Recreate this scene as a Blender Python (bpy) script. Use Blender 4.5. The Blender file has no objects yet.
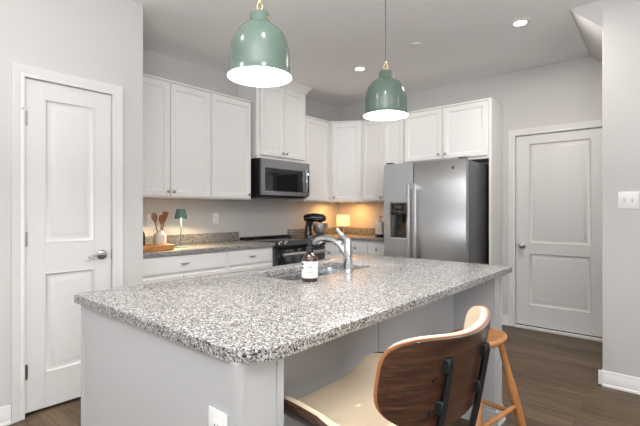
import bpy, bmesh, math, random
from mathutils import Vector, Matrix
random.seed(7)
PI = math.pi
sc = bpy.context.scene
C = sc.collection

# ------------------------------------------------------------------ camera
cam = bpy.data.cameras.new('camera')
cam.sensor_width = 36.0
cam.lens = 36.0 * 413.07 / 640.0
cam.shift_y = -2.06 / 640.0
cam.clip_start = 0.05
co = bpy.data.objects.new('camera', cam); C.objects.link(co)
co.location = (0, 0, 1.2415)
co.rotation_euler = (PI / 2, 0, 0.7107)
sc.camera = co

# ------------------------------------------------------------------ world, exposure
w = bpy.data.worlds.new('world'); sc.world = w; w.use_nodes = True
bg = w.node_tree.nodes['Background']
bg.inputs[0].default_value = (0.85, 0.92, 1.0, 1); bg.inputs[1].default_value = 1.0
vs = sc.view_settings
vs.view_transform = 'Standard'; vs.look = 'None'; vs.gamma = 1.0; vs.exposure = 0.07
vs.use_curve_mapping = False
sc.cycles.max_bounces = 10; sc.cycles.diffuse_bounces = 6; sc.cycles.glossy_bounces = 5
sc.cycles.sample_clamp_indirect = 4.0
sc.cycles.caustics_reflective = False; sc.cycles.caustics_refractive = False

# ------------------------------------------------------------------ daylight at the windows and added fill lamps behind the camera
def area(name, loc, rot, sx, sy, power, col):
    l = bpy.data.lights.new(name, 'AREA'); l.shape = 'RECTANGLE'; l.size = sx; l.size_y = sy
    l.energy = power; l.color = col
    o = bpy.data.objects.new(name, l); C.objects.link(o); o.location = loc; o.rotation_euler = rot
    return o
# each window: sky light coming straight in, plus an added lamp tilted up to brighten the ceiling
area('daylight_rear_window', (-0.1, -7.86, 1.45), (PI / 2, 0, 0), 6.0, 2.2, 15, (0.93, 0.965, 1.0))
area('ceiling_fill_rear_window', (-0.1, -7.80, 1.45), (PI / 2 + 1.0, 0, 0), 6.0, 2.2, 130, (0.97, 0.98, 1.0))
# added fill lamp behind the camera, bounced off the ceiling to lift the room
area('ceiling_bounce_fill', (0.3, -0.9, 1.45), (PI, 0, 0), 1.6, 1.6, 205, (0.975, 0.985, 1.0))
area('daylight_side_window', (3.36, -0.6, 1.5), (PI / 2, 0, PI / 2), 3.0, 1.9, 26, (0.92, 0.96, 1.0))
area('ceiling_fill_side_window', (3.30, -0.6, 1.5), (PI / 2 + 1.15, 0, PI / 2), 3.0, 1.9, 120, (0.97, 0.98, 1.0))  # added fill at the side window, turned up at the ceiling

# ------------------------------------------------------------------ materials
def mat(name, col, rough=0.5, metal=0.0, spec=0.5, coat=0.0):
    m = bpy.data.materials.new(name); m.use_nodes = True
    b = m.node_tree.nodes['Principled BSDF']
    b.inputs['Base Color'].default_value = (*col, 1); b.inputs['Roughness'].default_value = rough
    b.inputs['Metallic'].default_value = metal; b.inputs['Specular IOR Level'].default_value = spec
    b.inputs['Coat Weight'].default_value = coat
    return m
def nodes(m): return m.node_tree.nodes, m.node_tree.links, m.node_tree.nodes['Principled BSDF']
def ramp(n, stops, interp='LINEAR'):
    r = n.new('ShaderNodeValToRGB'); cr = r.color_ramp; cr.interpolation = interp
    while len(cr.elements) > 1: cr.elements.remove(cr.elements[-1])
    cr.elements[0].position = stops[0][0]; cr.elements[0].color = (*stops[0][1], 1)
    for p, c in stops[1:]:
        e = cr.elements.new(p); e.color = (*c, 1)
    return r
def coords(n, l, scale=(1, 1, 1), rot=(0, 0, 0)):
    t = n.new('ShaderNodeTexCoord'); mp = n.new('ShaderNodeMapping')
    mp.inputs['Scale'].default_value = scale; mp.inputs['Rotation'].default_value = rot
    l.new(t.outputs['Object'], mp.inputs['Vector']); return mp
def noise(n, l, vec, scale, detail=4, rough=0.5):
    t = n.new('ShaderNodeTexNoise'); t.inputs['Scale'].default_value = scale
    t.inputs['Detail'].default_value = detail; t.inputs['Roughness'].default_value = rough
    l.new(vec.outputs[0], t.inputs['Vector']); return t
def add_bump(m, scale, strength, dist=0.002, stretch=(1, 1, 1)):
    n, l, b = nodes(m); mp = coords(n, l, stretch); t = noise(n, l, mp, scale, 3)
    bu = n.new('ShaderNodeBump'); bu.inputs['Strength'].default_value = strength; bu.inputs['Distance'].default_value = dist
    l.new(t.outputs[0], bu.inputs['Height']); l.new(bu.outputs[0], b.inputs['Normal'])
def paint(name, col, rough, bump=0.06, sc_=180):
    m = mat(name, col, rough); add_bump(m, sc_, bump); return m

M = {}
M['wall'] = paint('wall_paint', (0.555, 0.54, 0.525), 0.75)
M['ceiling'] = paint('ceiling_paint', (0.86, 0.86, 0.86), 0.85)
M['trim'] = paint('trim_paint', (0.67, 0.655, 0.645), 0.38, 0.02)
M['cab'] = paint('cabinet_paint', (0.79, 0.78, 0.77), 0.36, 0.02)
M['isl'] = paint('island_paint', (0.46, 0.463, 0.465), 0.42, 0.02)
M['plate'] = mat('white_plastic', (0.78, 0.78, 0.78), 0.35)
M['slot'] = mat('dark_slot', (0.05, 0.05, 0.05), 0.6)
M['black'] = mat('black_plastic', (0.012, 0.012, 0.013), 0.3)
M['blackgloss'] = mat('black_enamel', (0.012, 0.012, 0.013), 0.12, coat=0.5)
M['blackglass'] = mat('black_glass', (0.01, 0.011, 0.012), 0.05)
M['blackmetal'] = mat('black_powder_coat', (0.009, 0.009, 0.010), 0.5, spec=0.25)
M['nickel'] = mat('brushed_nickel', (0.42, 0.40, 0.38), 0.32, 1.0)
M['chrome'] = mat('polished_steel', (0.62, 0.64, 0.66), 0.10, 1.0)
M['handle'] = mat('satin_steel_handle', (0.70, 0.70, 0.70), 0.34, 1.0)
M['brass'] = mat('brass', (0.72, 0.52, 0.24), 0.25, 1.0)
M['case'] = mat('grey_appliance_case', (0.10, 0.102, 0.108), 0.45)
M['green'] = mat('sage_green_enamel', (0.085, 0.128, 0.102), 0.2, coat=0.25)
M['inner'] = mat('white_enamel', (0.85, 0.84, 0.82), 0.45)
M['teal'] = mat('teal_lacquer', (0.085, 0.16, 0.14), 0.4)
M['cord'] = mat('cord_fabric', (0.12, 0.115, 0.11), 0.8)
M['cream'] = mat('cream_leather', (0.66, 0.545, 0.40), 0.5); add_bump(M['cream'], 260, 0.12, 0.001)
M['ceramic'] = mat('cream_stoneware', (0.62, 0.56, 0.47), 0.5); add_bump(M['ceramic'], 60, 0.1)
M['darkbottle'] = mat('dark_bottle', (0.02, 0.018, 0.015), 0.15)
M['amber'] = mat('amber_glass', (0.030, 0.009, 0.005), 0.06, coat=0.6)
M['label'] = mat('paper_label', (0.78, 0.76, 0.72), 0.6)
M['ink'] = mat('label_ink', (0.03, 0.03, 0.035), 0.6)
M['soap'] = mat('white_ceramic', (0.74, 0.70, 0.66), 0.3)
M['rubber'] = mat('grey_weatherstrip', (0.03, 0.03, 0.03), 0.7)

def stainless(name, col, r0, r1, stretch, aniso=0.0):
    m = mat(name, col, 0.3, 1.0); n, l, b = nodes(m)
    mp = coords(n, l, stretch); t = noise(n, l, mp, 1.0, 3)
    r = n.new('ShaderNodeMapRange'); r.inputs['To Min'].default_value = r0; r.inputs['To Max'].default_value = r1
    l.new(t.outputs[0], r.inputs['Value']); l.new(r.outputs[0], b.inputs['Roughness'])
    bu = n.new('ShaderNodeBump'); bu.inputs['Strength'].default_value = 0.06; bu.inputs['Distance'].default_value = 0.001
    l.new(t.outputs[0], bu.inputs['Height']); l.new(bu.outputs[0], b.inputs['Normal'])
    ge = n.new('ShaderNodeNewGeometry'); tg = n.new('ShaderNodeVectorMath'); tg.operation = 'CROSS_PRODUCT'   # brushed sideways
    l.new(ge.outputs['True Normal'], tg.inputs[0]); tg.inputs[1].default_value = (0.0, 0.0, 1.0)
    l.new(tg.outputs[0], b.inputs['Tangent']); b.inputs['Anisotropic'].default_value = 0.93; b.inputs['Anisotropic Rotation'].default_value = aniso
    return m
M['steel'] = stainless('brushed_stainless', (0.50, 0.505, 0.51), 0.26, 0.36, (6, 6, 700))
M['darksteel'] = stainless('microwave_stainless', (0.30, 0.30, 0.305), 0.26, 0.36, (6, 6, 700))
M['sinksteel'] = stainless('sink_stainless', (0.55, 0.56, 0.57), 0.2, 0.32, (500, 8, 8))

def granite():
    m = mat('speckled_granite', (0.6, 0.6, 0.6), 0.27, spec=0.4); n, l, b = nodes(m)
    mp = coords(n, l)
    nz = noise(n, l, mp, 90, 2)
    mixv = n.new('ShaderNodeVectorMath'); mixv.operation = 'MULTIPLY_ADD'
    l.new(nz.outputs['Color'], mixv.inputs[0]); mixv.inputs[1].default_value = (0.009, 0.009, 0.009)
    l.new(mp.outputs[0], mixv.inputs[2])
    v1 = n.new('ShaderNodeTexVoronoi'); v1.inputs['Scale'].default_value = 240; l.new(mixv.outputs[0], v1.inputs['Vector'])
    s1 = n.new('ShaderNodeSeparateColor'); l.new(v1.outputs['Color'], s1.inputs[0])
    r1 = ramp(n, [(0.0, (0.028, 0.028, 0.029)), (0.08, (0.09, 0.088, 0.09)), (0.22, (0.175, 0.163, 0.152)), (0.40, (0.265, 0.248, 0.235)), (0.60, (0.36, 0.35, 0.335)), (0.84, (0.44, 0.435, 0.43))], 'CONSTANT')
    l.new(s1.outputs[0], r1.inputs[0])
    v2 = n.new('ShaderNodeTexVoronoi'); v2.inputs['Scale'].default_value = 330; l.new(mixv.outputs[0], v2.inputs['Vector'])
    s2 = n.new('ShaderNodeSeparateColor'); l.new(v2.outputs['Color'], s2.inputs[0])
    r2 = ramp(n, [(0.0, (0.3, 0.3, 0.3)), (0.09, (0.68, 0.66, 0.65)), (0.25, (1, 1, 1))], 'CONSTANT')
    l.new(s2.outputs[1], r2.inputs[0])
    mx = n.new('ShaderNodeMix'); mx.data_type = 'RGBA'; mx.blend_type = 'MULTIPLY'; mx.inputs[0].default_value = 1.0
    l.new(r1.outputs[0], mx.inputs[6]); l.new(r2.outputs[0], mx.inputs[7])
    l.new(mx.outputs[2], b.inputs['Base Color'])
    return m
M['granite'] = granite()

def wood(name, c0, c1, c2, stretch, rough=0.35, scale=1.0, coat=0.0):
    m = mat(name, c1, rough, coat=coat); n, l, b = nodes(m)
    mp = coords(n, l, stretch); t = noise(n, l, mp, scale, 6, 0.6); t.inputs['Distortion'].default_value = 0.6
    r = ramp(n, [(0.30, c0), (0.5, c1), (0.70, c2)]); l.new(t.outputs[0], r.inputs[0]); l.new(r.outputs[0], b.inputs['Base Color'])
    return m
M['walnut'] = wood('walnut_veneer', (0.012, 0.005, 0.003), (0.042, 0.017, 0.009), (0.085, 0.036, 0.019), (14, 5, 120), 0.33, 1.0, 0.15)
M['plyedge'] = mat('plywood_edge', (0.36, 0.15, 0.06), 0.4)
M['oak'] = wood('honey_oak', (0.30, 0.125, 0.038), (0.42, 0.185, 0.06), (0.50, 0.24, 0.085), (30, 30, 4), 0.35)
M['board'] = wood('acacia_board', (0.26, 0.09, 0.022), (0.42, 0.17, 0.045), (0.55, 0.26, 0.08), (30, 6, 30), 0.4)
M['spoon'] = wood('wooden_spoon', (0.17, 0.065, 0.02), (0.25, 0.10, 0.032), (0.33, 0.145, 0.05), (40, 40, 6), 0.5)

def floor_mat():
    m = mat('plank_floor', (0.15, 0.1, 0.07), 0.48, spec=0.3); n, l, b = nodes(m)
    mp = coords(n, l)
    br = n.new('ShaderNodeTexBrick'); l.new(mp.outputs[0], br.inputs['Vector'])
    br.inputs['Scale'].default_value = 1.0; br.inputs['Brick Width'].default_value = 1.22; br.inputs['Row Height'].default_value = 0.15
    br.inputs['Mortar Size'].default_value = 0.0016; br.inputs['Mortar Smooth'].default_value = 0.2; br.inputs['Bias'].default_value = 0.0
    br.offset = 0.37
    br.inputs['Color1'].default_value = (0.085, 0.056, 0.032, 1); br.inputs['Color2'].default_value = (0.140, 0.098, 0.060, 1)
    br.inputs['Mortar'].default_value = (0.045, 0.032, 0.022, 1)
    mp2 = coords(n, l, (2.2, 34, 1)); t = noise(n, l, mp2, 1.0, 7, 0.65); t.inputs['Distortion'].default_value = 0.8
    r = ramp(n, [(0.30, (0.45, 0.44, 0.43)), (0.50, (0.95, 0.95, 0.95)), (0.70, (1.45, 1.44, 1.42))]); l.new(t.outputs[0], r.inputs[0])
    mx = n.new('ShaderNodeMix'); mx.data_type = 'RGBA'; mx.blend_type = 'MULTIPLY'; mx.inputs[0].default_value = 1.0
    l.new(br.outputs['Color'], mx.inputs[6]); l.new(r.outputs[0], mx.inputs[7]); l.new(mx.outputs[2], b.inputs['Base Color'])
    bu = n.new('ShaderNodeBump'); bu.inputs['Strength'].default_value = 0.12; bu.inputs['Distance'].default_value = 0.002
    l.new(t.outputs[0], bu.inputs['Height']); l.new(bu.outputs[0], b.inputs['Normal'])
    return m
M['floor'] = floor_mat()

def emit(name, col, strength):
    m = bpy.data.materials.new(name); m.use_nodes = True; n, l, b = nodes(m)
    b.inputs['Base Color'].default_value = (*col, 1); b.inputs['Emission Color'].default_value = (*col, 1)
    b.inputs['Emission Strength'].default_value = strength
    return m
M['bulb'] = emit('lit_bulb', (1.0, 0.95, 0.88), 22)
M['downlight'] = emit('lit_downlight_lens', (1.0, 0.97, 0.92), 9)
M['digits'] = emit('lit_clock_digits', (0.8, 0.95, 1.0), 2.5)
M['teallens'] = emit('lit_lamp_lens', (1.0, 0.78, 0.45), 3)
def lampshade():
    m = bpy.data.materials.new('lit_fabric_shade'); m.use_nodes = True; n, l, b = nodes(m)
    b.inputs['Base Color'].default_value = (0.9, 0.78, 0.55, 1); b.inputs['Roughness'].default_value = 0.8
    b.inputs['Emission Color'].default_value = (1.0, 0.72, 0.36, 1); b.inputs['Emission Strength'].default_value = 0.9
    tr = n.new('ShaderNodeBsdfTranslucent'); tr.inputs[0].default_value = (0.95, 0.80, 0.55, 1)
    mx = n.new('ShaderNodeMixShader'); mx.inputs[0].default_value = 0.55
    l.new(b.outputs[0], mx.inputs[1]); l.new(tr.outputs[0], mx.inputs[2]); l.new(mx.outputs[0], n['Material Output'].inputs[0])
    return m
M['lampshade'] = lampshade()

# ------------------------------------------------------------------ geometry helpers
class MB:
    def __init__(s, f=None): s.bm = bmesh.new(); s.f = f
    def v(s, p):
        p = Vector(p)
        return s.bm.verts.new(s.f(p) if s.f else p)
    def face(s, vs):
        try: return s.bm.faces.new(vs)
        except ValueError: return None
    def box(s, x0, x1, y0, y1, z0, z1, bev=0.0, seg=2):
        v = [s.v((x, y, z)) for x in (x0, x1) for y in (y0, y1) for z in (z0, z1)]
        fs = [s.face([v[i] for i in q]) for q in ((0, 1, 3, 2), (4, 6, 7, 5), (0, 4, 5, 1), (2, 3, 7, 6), (0, 2, 6, 4), (1, 5, 7, 3))]
        if bev:
            es = list({e for f in fs for e in f.edges})
            bmesh.ops.bevel(s.bm, geom=es, offset=bev, segments=seg, affect='EDGES', profile=0.5)
        return s
    def loft(s, u0, u1, z0, z1, rings):
        """rectangles inset by i and pushed out to depth d, joined and capped: coordinates (d, u, z)"""
        prev = None
        for k, (i, d) in enumerate(rings):
            r = [s.v((d, u, z)) for u, z in ((u0 + i, z0 + i), (u1 - i, z0 + i), (u1 - i, z1 - i), (u0 + i, z1 - i))]
            if prev is None: s.face(r)
            else:
                for a in range(4): s.face([prev[a], prev[(a + 1) % 4], r[(a + 1) % 4], r[a]])
            prev = r
        s.face(prev); return s
    def lathe(s, prof, mtx=None, n=28, caps=(True, True)):
        mtx = mtx or Matrix.Identity(4); prev = None
        for k, (r, z) in enumerate(prof):
            ring = [s.v(mtx @ Vector((r * math.cos(2 * PI * a / n), r * math.sin(2 * PI * a / n), z))) for a in range(n)]
            if prev is None:
                if caps[0]: s.face(ring[::-1])
            else:
                for a in range(n): s.face([prev[a], prev[(a + 1) % n], ring[(a + 1) % n], ring[a]])
            prev = ring
        if caps[1]: s.face(prev)
        return s
    def tube(s, pts, r, n=12, flat=1.0):
        pts = [Vector(p) for p in pts]; rs = r if isinstance(r, (list, tuple)) else [r] * len(pts)
        t0 = (pts[1] - pts[0]).normalized(); up = Vector((0, 0, 1)) if abs(t0.z) < 0.9 else Vector((1, 0, 0))
        nx = t0.cross(up).normalized(); prev = None
        for i, p in enumerate(pts):
            t = (pts[min(i + 1, len(pts) - 1)] - pts[max(i - 1, 0)]).normalized()
            nx = (nx - t * nx.dot(t)).normalized(); ny = t.cross(nx)
            ring = [s.v(p + nx * (rs[i] * math.cos(2 * PI * a / n)) + ny * (rs[i] * flat * math.sin(2 * PI * a / n))) for a in range(n)]
            if prev is None: s.face(ring[::-1])
            else:
                for a in range(n): s.face([prev[a], prev[(a + 1) % n], ring[(a + 1) % n], ring[a]])
            prev = ring
        s.face(prev); return s
    def prism(s, poly, z0, z1, hole=None, bev=0.0):
        loops = [poly] + ([hole] if hole else [])
        es = []; tv = []
        for lp in loops:
            vv = [s.v((x, y, z1)) for x, y in lp]; tv.append(vv)
            es += [s.bm.edges.new((vv[i], vv[(i + 1) % len(vv)])) for i in range(len(vv))]
        if hole: top = [g for g in bmesh.ops.triangle_fill(s.bm, use_beauty=True, edges=es)['geom'] if isinstance(g, bmesh.types.BMFace)]
        else: top = [s.face(tv[0])]
        mp = {}
        for vv in tv:
            for a in vv: mp[a] = s.bm.verts.new(a.co + (s.f(Vector((0, 0, z0 - z1))) - s.f(Vector((0, 0, 0))) if s.f else Vector((0, 0, z0 - z1))))
        for f in top: s.face([mp[a] for a in reversed(f.verts)])
        for vv in tv:
            for i in range(len(vv)):
                a, b = vv[i], vv[(i + 1) % len(vv)]; s.face([a, mp[a], mp[b], b])
        if bev:
            bmesh.ops.recalc_face_normals(s.bm, faces=s.bm.faces[:])
            bmesh.ops.bevel(s.bm, geom=[e for e in es if e.is_valid], offset=bev, segments=3, affect='EDGES', profile=0.5)
        return s
    def sheet(s, fn, nu, nv, th, side=1, rn=4.5):
        """closed thick sheet over fn(u, v), u and v in -1..1, thickened along its normal"""
        def nrm(u, v):
            e = 1e-3; a = Vector(fn(u + e, v)) - Vector(fn(u - e, v)); b = Vector(fn(u, v + e)) - Vector(fn(u, v - e))
            return a.cross(b).normalized() * side
        def sup(u, v, n=rn):
            w_ = (max(0.0, 1 - abs(v) ** n)) ** (1 / n); return u * w_, v
        A, B = [], []
        for i in range(nu + 1):
            u = -math.cos(PI * i / nu); ra, rb = [], []
            for j in range(nv + 1):
                v = -math.cos(PI * j / nv) * 0.9999; uu, vv = sup(u, v)
                p = Vector(fn(uu, vv)); d = nrm(uu, vv); ra.append(s.v(p)); rb.append(s.v(p + d * th))
            A.append(ra); B.append(rb)
        for i in range(nu):
            for j in range(nv):
                s.face([A[i][j], A[i + 1][j], A[i + 1][j + 1], A[i][j + 1]]); s.face([B[i][j], B[i][j + 1], B[i + 1][j + 1], B[i + 1][j]])
        for j in range(nv):
            for i in (0, nu): s.face([A[i][j], A[i][j + 1], B[i][j + 1], B[i][j]])
        for i in range(nu):
            for j in (0, nv): s.face([A[i][j], A[i + 1][j], B[i + 1][j], B[i][j]])
        bmesh.ops.remove_doubles(s.bm, verts=s.bm.verts[:], dist=1e-5)
        return s
W = {}
def build(name, mb, material, parent=None, smooth=38):
    bmesh.ops.recalc_face_normals(mb.bm, faces=mb.bm.faces[:])
    me = bpy.data.meshes.new(name); mb.bm.to_mesh(me); mb.bm.free()
    me.materials.append(material)
    if parent is not None and parent in W: me.transform(Matrix.Translation(-W[parent]))
    me.polygons.foreach_set('use_smooth', [True] * len(me.polygons)); me.set_sharp_from_angle(angle=math.radians(smooth))
    o = bpy.data.objects.new(name, me); C.objects.link(o)
    if parent is not None:
        o.parent = parent
        if parent in W: W[o] = W[parent]
    return o
def pieces(name, mb, material, parent):
    """one object per connected piece of the mesh"""
    bm = mb.bm; bm.verts.ensure_lookup_table(); seen = set(); out = []
    for v0 in bm.verts:
        if v0 in seen: continue
        st, isl = [v0], set()
        while st:
            v = st.pop()
            if v in isl: continue
            isl.add(v); st += [e.other_vert(v) for e in v.link_edges if e.other_vert(v) not in isl]
        seen |= isl; k = MB(); mp = {v: k.bm.verts.new(v.co) for v in isl}
        for f in {f for v in isl for f in v.link_faces}: k.bm.faces.new([mp[v] for v in f.verts])
        out.append(build(name, k, material, parent))
    bm.free(); return out
def tag(o, label, cat, group=None):
    o['label'] = label; o['category'] = cat
    if group: o['group'] = group
    return o
def thing(name, label, cat, loc=(0, 0, 0), group=None, local=False, rz=0.0):
    o = bpy.data.objects.new(name, None); C.objects.link(o); o.location = loc; o.rotation_euler = (0, 0, rz)
    o.empty_display_size = 0.1
    W[o] = Vector((0, 0, 0)) if local else Vector(loc)
    return tag(o, label, cat, group)
def struct(name, mb, m, parent=None):
    o = build(name, mb, m, parent)
    if parent is None: o['kind'] = 'structure'
    return o
def T(x, y, z, direction=(0, 0, 1)):
    q = Vector((0, 0, 1)).rotation_difference(Vector(direction)); return Matrix.Translation((x, y, z)) @ q.to_matrix().to_4x4()
def rrect(x0, x1, y0, y1, r, k=None):
    """rounded rectangle, r = radii of corners (x0y0, x1y0, x1y1, x0y1)"""
    out = []
    for (cx, cy, a0), rr in zip(((x0, y0, PI), (x1, y0, 1.5 * PI), (x1, y1, 0), (x0, y1, PI / 2)), r):
        ox = cx + rr * (1 if cx == x0 else -1); oy = cy + rr * (1 if cy == y0 else -1)
        kk = k or (10 if rr > 0.03 else 4)
        out += [(ox + rr * math.cos(a0 + PI / 2 * i / kk), oy + rr * math.sin(a0 + PI / 2 * i / kk)) for i in range(kk + 1)]
    return out

# ================================================================== the room
H = 2.743
XP, XR, YD, YS = -2.952, -3.73, 4.734, 3.541       # pantry wall, range wall, door wall, right wall
struct('floor', MB().box(XR - 0.15, 3.5, -8.0, YD + 0.15, -0.1, 0.0), M['floor'])
struct('ceiling', MB().box(XR - 0.15, 3.5, -8.0, YD + 0.15, H, H + 0.1), M['ceiling'])
D1 = (0.719, 1.227, 2.045)                           # pantry door opening
m = MB()
m.box(XP - 0.12, XP, -7.9, D1[0] - 0.012, 0, H); m.box(XP - 0.12, XP, D1[1] + 0.012, 1.445, 0, H)
m.box(XP - 0.12, XP, D1[0] - 0.012, D1[1] + 0.012, D1[2] + 0.012, H)
m.box(XR, XP - 0.12, 1.335, 1.445, 0, H)
struct('wall_left', m, M['wall'])
struct('wall_range', MB().box(XR - 0.12, XR, -8.0, YD, 0, H), M['wall'])
D2 = (-1.303, -0.490, 2.045)
m = MB()
m.box(XR - 0.12, D2[0] - 0.012, YD, YD + 0.12, 0, H); m.box(D2[1] + 0.012, 3.5, YD, YD + 0.12, 0, H)
m.box(D2[0] - 0.012, D2[1] + 0.012, YD, YD + 0.12, D2[2] + 0.012, H)
m.box(D2[0] - 0.2, D2[1] + 0.2, YD + 0.125, YD + 0.145, 0, H)
struct('wall_back', m, M['wall'])
struct('wall_right', MB().box(-0.395, 3.4, YS, YS + 0.12, 0, H, 0.004), M['wall'])
# underside of the stairs: slopes down from the ceiling behind the right wall
m = MB()
pr = [(-0.60, H), (0.75, H), (0.75, 1.45)]
a = [m.v((x, YS + 0.0005, z)) for x, z in pr]; b = [m.v((x + (-0.03 if i == 0 else 0), YD - 0.001, z)) for i, (x, z) in enumerate(pr)]
m.face(a); m.face(b[::-1])
for i in range(3): m.face([a[i], a[(i + 1) % 3], b[(i + 1) % 3], b[i]])
struct('ceiling_slope', m, M['wall'])
# walls behind the camera, each with a window opening
def holed(axis, pos, th, a0, a1, h0, h1, z0, z1):
    m = MB()
    for (u0, u1, v0, v1) in ((a0, h0, 0, H), (h1, a1, 0, H), (h0, h1, 0, z0), (h0, h1, z1, H)):
        if axis == 'Y': m.box(u0, u1, pos, pos + th, v0, v1)
        else: m.box(pos, pos + th, u0, u1, v0, v1)
    return m
struct('wall_rear', holed('Y', -8.0, 0.12, XR, 3.5, -3.15, 2.95, 0.3, 2.6), M['wall'])
struct('wall_side', holed('X', 3.4, 0.12, -8.0, YD, -2.15, 0.95, 0.5, 2.5), M['wall'])
for k in (1, 2):
    m = MB()
    lo, hi, zl, zh = ((-3.15, 2.95, 0.3, 2.6) if k == 1 else (-2.15, 0.95, 0.5, 2.5))
    for (u0, u1, v0, v1) in ((lo, hi, zl, zl + 0.05), (lo, hi, zh - 0.05, zh), (lo, lo + 0.05, zl + 0.05, zh - 0.05), (hi - 0.05, hi, zl + 0.05, zh - 0.05), ((lo + hi) / 2 - 0.03, (lo + hi) / 2 + 0.03, zl + 0.05, zh - 0.05)):
        if k == 1: m.box(u0, u1, -7.97, -7.92, v0, v1)
        else: m.box(3.43, 3.48, u0, u1, v0, v1)
    struct('window_%d' % k, m, M['trim'])

# ------------------------------------------------------------------ doors
def knob_bm(mtx, r, h, n=16):
    return MB().lathe([(r * 0.45, 0), (r * 0.45, h * 0.35), (r * 0.75, h * 0.5), (r, h * 0.7), (r * 0.95, h * 0.9), (r * 0.5, h)], mtx, n)
def door_slab(f, u0, u1, z0, z1, panels, st):
    """slab whose front is at depth 0; panels [(z0, z1)] are sunk mouldings with a raised field"""
    m = MB(f); t = -0.04
    m.box(t, 0, u0, u0 + st, z0, z1, 0.0015, 1); m.box(t, 0, u1 - st, u1, z0, z1, 0.0015, 1)
    zz = [z0] + [q for p in panels for q in p] + [z1]
    for i in range(0, len(zz), 2): m.box(t, 0, u0 + st, u1 - st, zz[i], zz[i + 1])
    for p in panels:
        m.loft(u0 + st, u1 - st, p[0], p[1], [(0, t + 0.002), (0, 0.0), (0.004, 0.003), (0.010, -0.008), (0.020, -0.013), (0.030, -0.013), (0.052, -0.004), (0.06, -0.003)])
    return m
fL = lambda p: Vector((XP - 0.012 + p.x, p.y, p.z))
d1 = struct('door_1', door_slab(fL, D1[0] + 0.003, D1[1] - 0.003, 0.022, D1[2] - 0.003, [(0.235, 0.855), (1.04, 1.935)], 0.106), M['trim'])
for z in (0.27, 1.07, 1.80):
    h = MB().tube([(XP - 0.004, D1[0] - 0.002, z - 0.045), (XP - 0.004, D1[0] - 0.002, z + 0.045)], 0.0065, 10)
    h.box(XP - 0.012, XP - 0.0095, D1[0] + 0.004, D1[0] + 0.02, z - 0.044, z + 0.044)
    if z > 1.5: h.tube([(XP - 0.004, D1[0] - 0.002, z + 0.05), (XP + 0.035, D1[0] - 0.02, z + 0.052)], 0.004, 8)
    build('hinge', h, M['nickel'], d1)
hy, hz = 1.165, 0.945
h = MB().lathe([(0.032, 0), (0.032, 0.006), (0.026, 0.012), (0.012, 0.014), (0.012, 0.045), (0.010, 0.05)], T(XP - 0.012, hy, hz, (1, 0, 0)))
h.tube([(XP + 0.032, hy + 0.012, hz), (XP + 0.036, hy - 0.02, hz + 0.004), (XP + 0.036, hy - 0.06, hz + 0.002), (XP + 0.034, hy - 0.10, hz - 0.008)], [0.009, 0.0105, 0.0085, 0.006], 12)
build('door_handle', h, M['nickel'], d1)
build('latch_plate', MB().box(XP - 0.011, XP + 0.0, D1[1] - 0.004, D1[1] + 0.0, hz - 0.03, hz + 0.03), M['nickel'], d1)

def casing(f, u0, u1, z1, wd=0.066):
    """door casing and jamb, depth 0 on the wall face"""
    m = MB(f)
    prof = [(0, 0), (0, 0.011), (0.012, 0.013), (0.02, 0.009), (0.044, 0.016), (wd, 0.019), (wd, 0)]
    path = [((u0, 0), (-1, 0)), ((u0, z1), (-1, 1)), ((u1, z1), (1, 1)), ((u1, 0), (1, 0))]
    prev = None
    for (u, z), (du, dz) in path:
        ring = [m.v((d, u + du * o_, z + dz * o_)) for o_, d in prof]
        if prev:
            for i in range(len(prof)): m.face([prev[i], prev[(i + 1) % len(prof)], ring[(i + 1) % len(prof)], ring[i]])
        else: m.face(ring)
        prev = ring
    m.face(prev[::-1])
    m.box(-0.118, 0.0, u0 - 0.008, u0, 0, z1 + 0.008); m.box(-0.118, 0.0, u1, u1 + 0.008, 0, z1 + 0.008); m.box(-0.118, 0.0, u0, u1, z1, z1 + 0.008)
    return m
fLw = lambda p: Vector((XP + p.x, p.y, p.z))
fBw = lambda p: Vector((p.y, YD - p.x, p.z))
struct('trim_1', casing(fLw, D1[0], D1[1], D1[2]), M['trim'])
struct('trim_2', casing(fBw, D2[0], D2[1], D2[2]), M['trim'])
fB = lambda p: Vector((p.y, YD + 0.012 - p.x, p.z))
d2 = struct('door_2', door_slab(fB, D2[0] + 0.003, D2[1] - 0.003, 0.035, D2[2] - 0.003, [(0.245, 0.80), (0.90, 1.95)], 0.128), M['trim'])
h = MB().lathe([(0.031, 0), (0.031, 0.006), (0.02, 0.012), (0.011, 0.016), (0.011, 0.03), (0.022, 0.038), (0.029, 0.052), (0.026, 0.066), (0.012, 0.072)], T(-1.238, YD + 0.012, 0.875, (0, -1, 0)))
build('door_knob', h, M['nickel'], d2)
build('latch_plate', MB().box(D2[0] - 0.006, D2[0] + 0.001, YD - 0.004, YD + 0.01, 0.845, 0.905), M['case'], d2)
build('door_sweep', MB().box(D2[0] + 0.003, D2[1] - 0.003, YD + 0.014, YD + 0.05, 0.02, 0.034), M['rubber'], d2)
struct('trim_3', MB().box(D2[0], D2[1], YD - 0.035, YD + 0.11, 0.0, 0.024, 0.004), M['trim'])     # threshold

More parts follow.
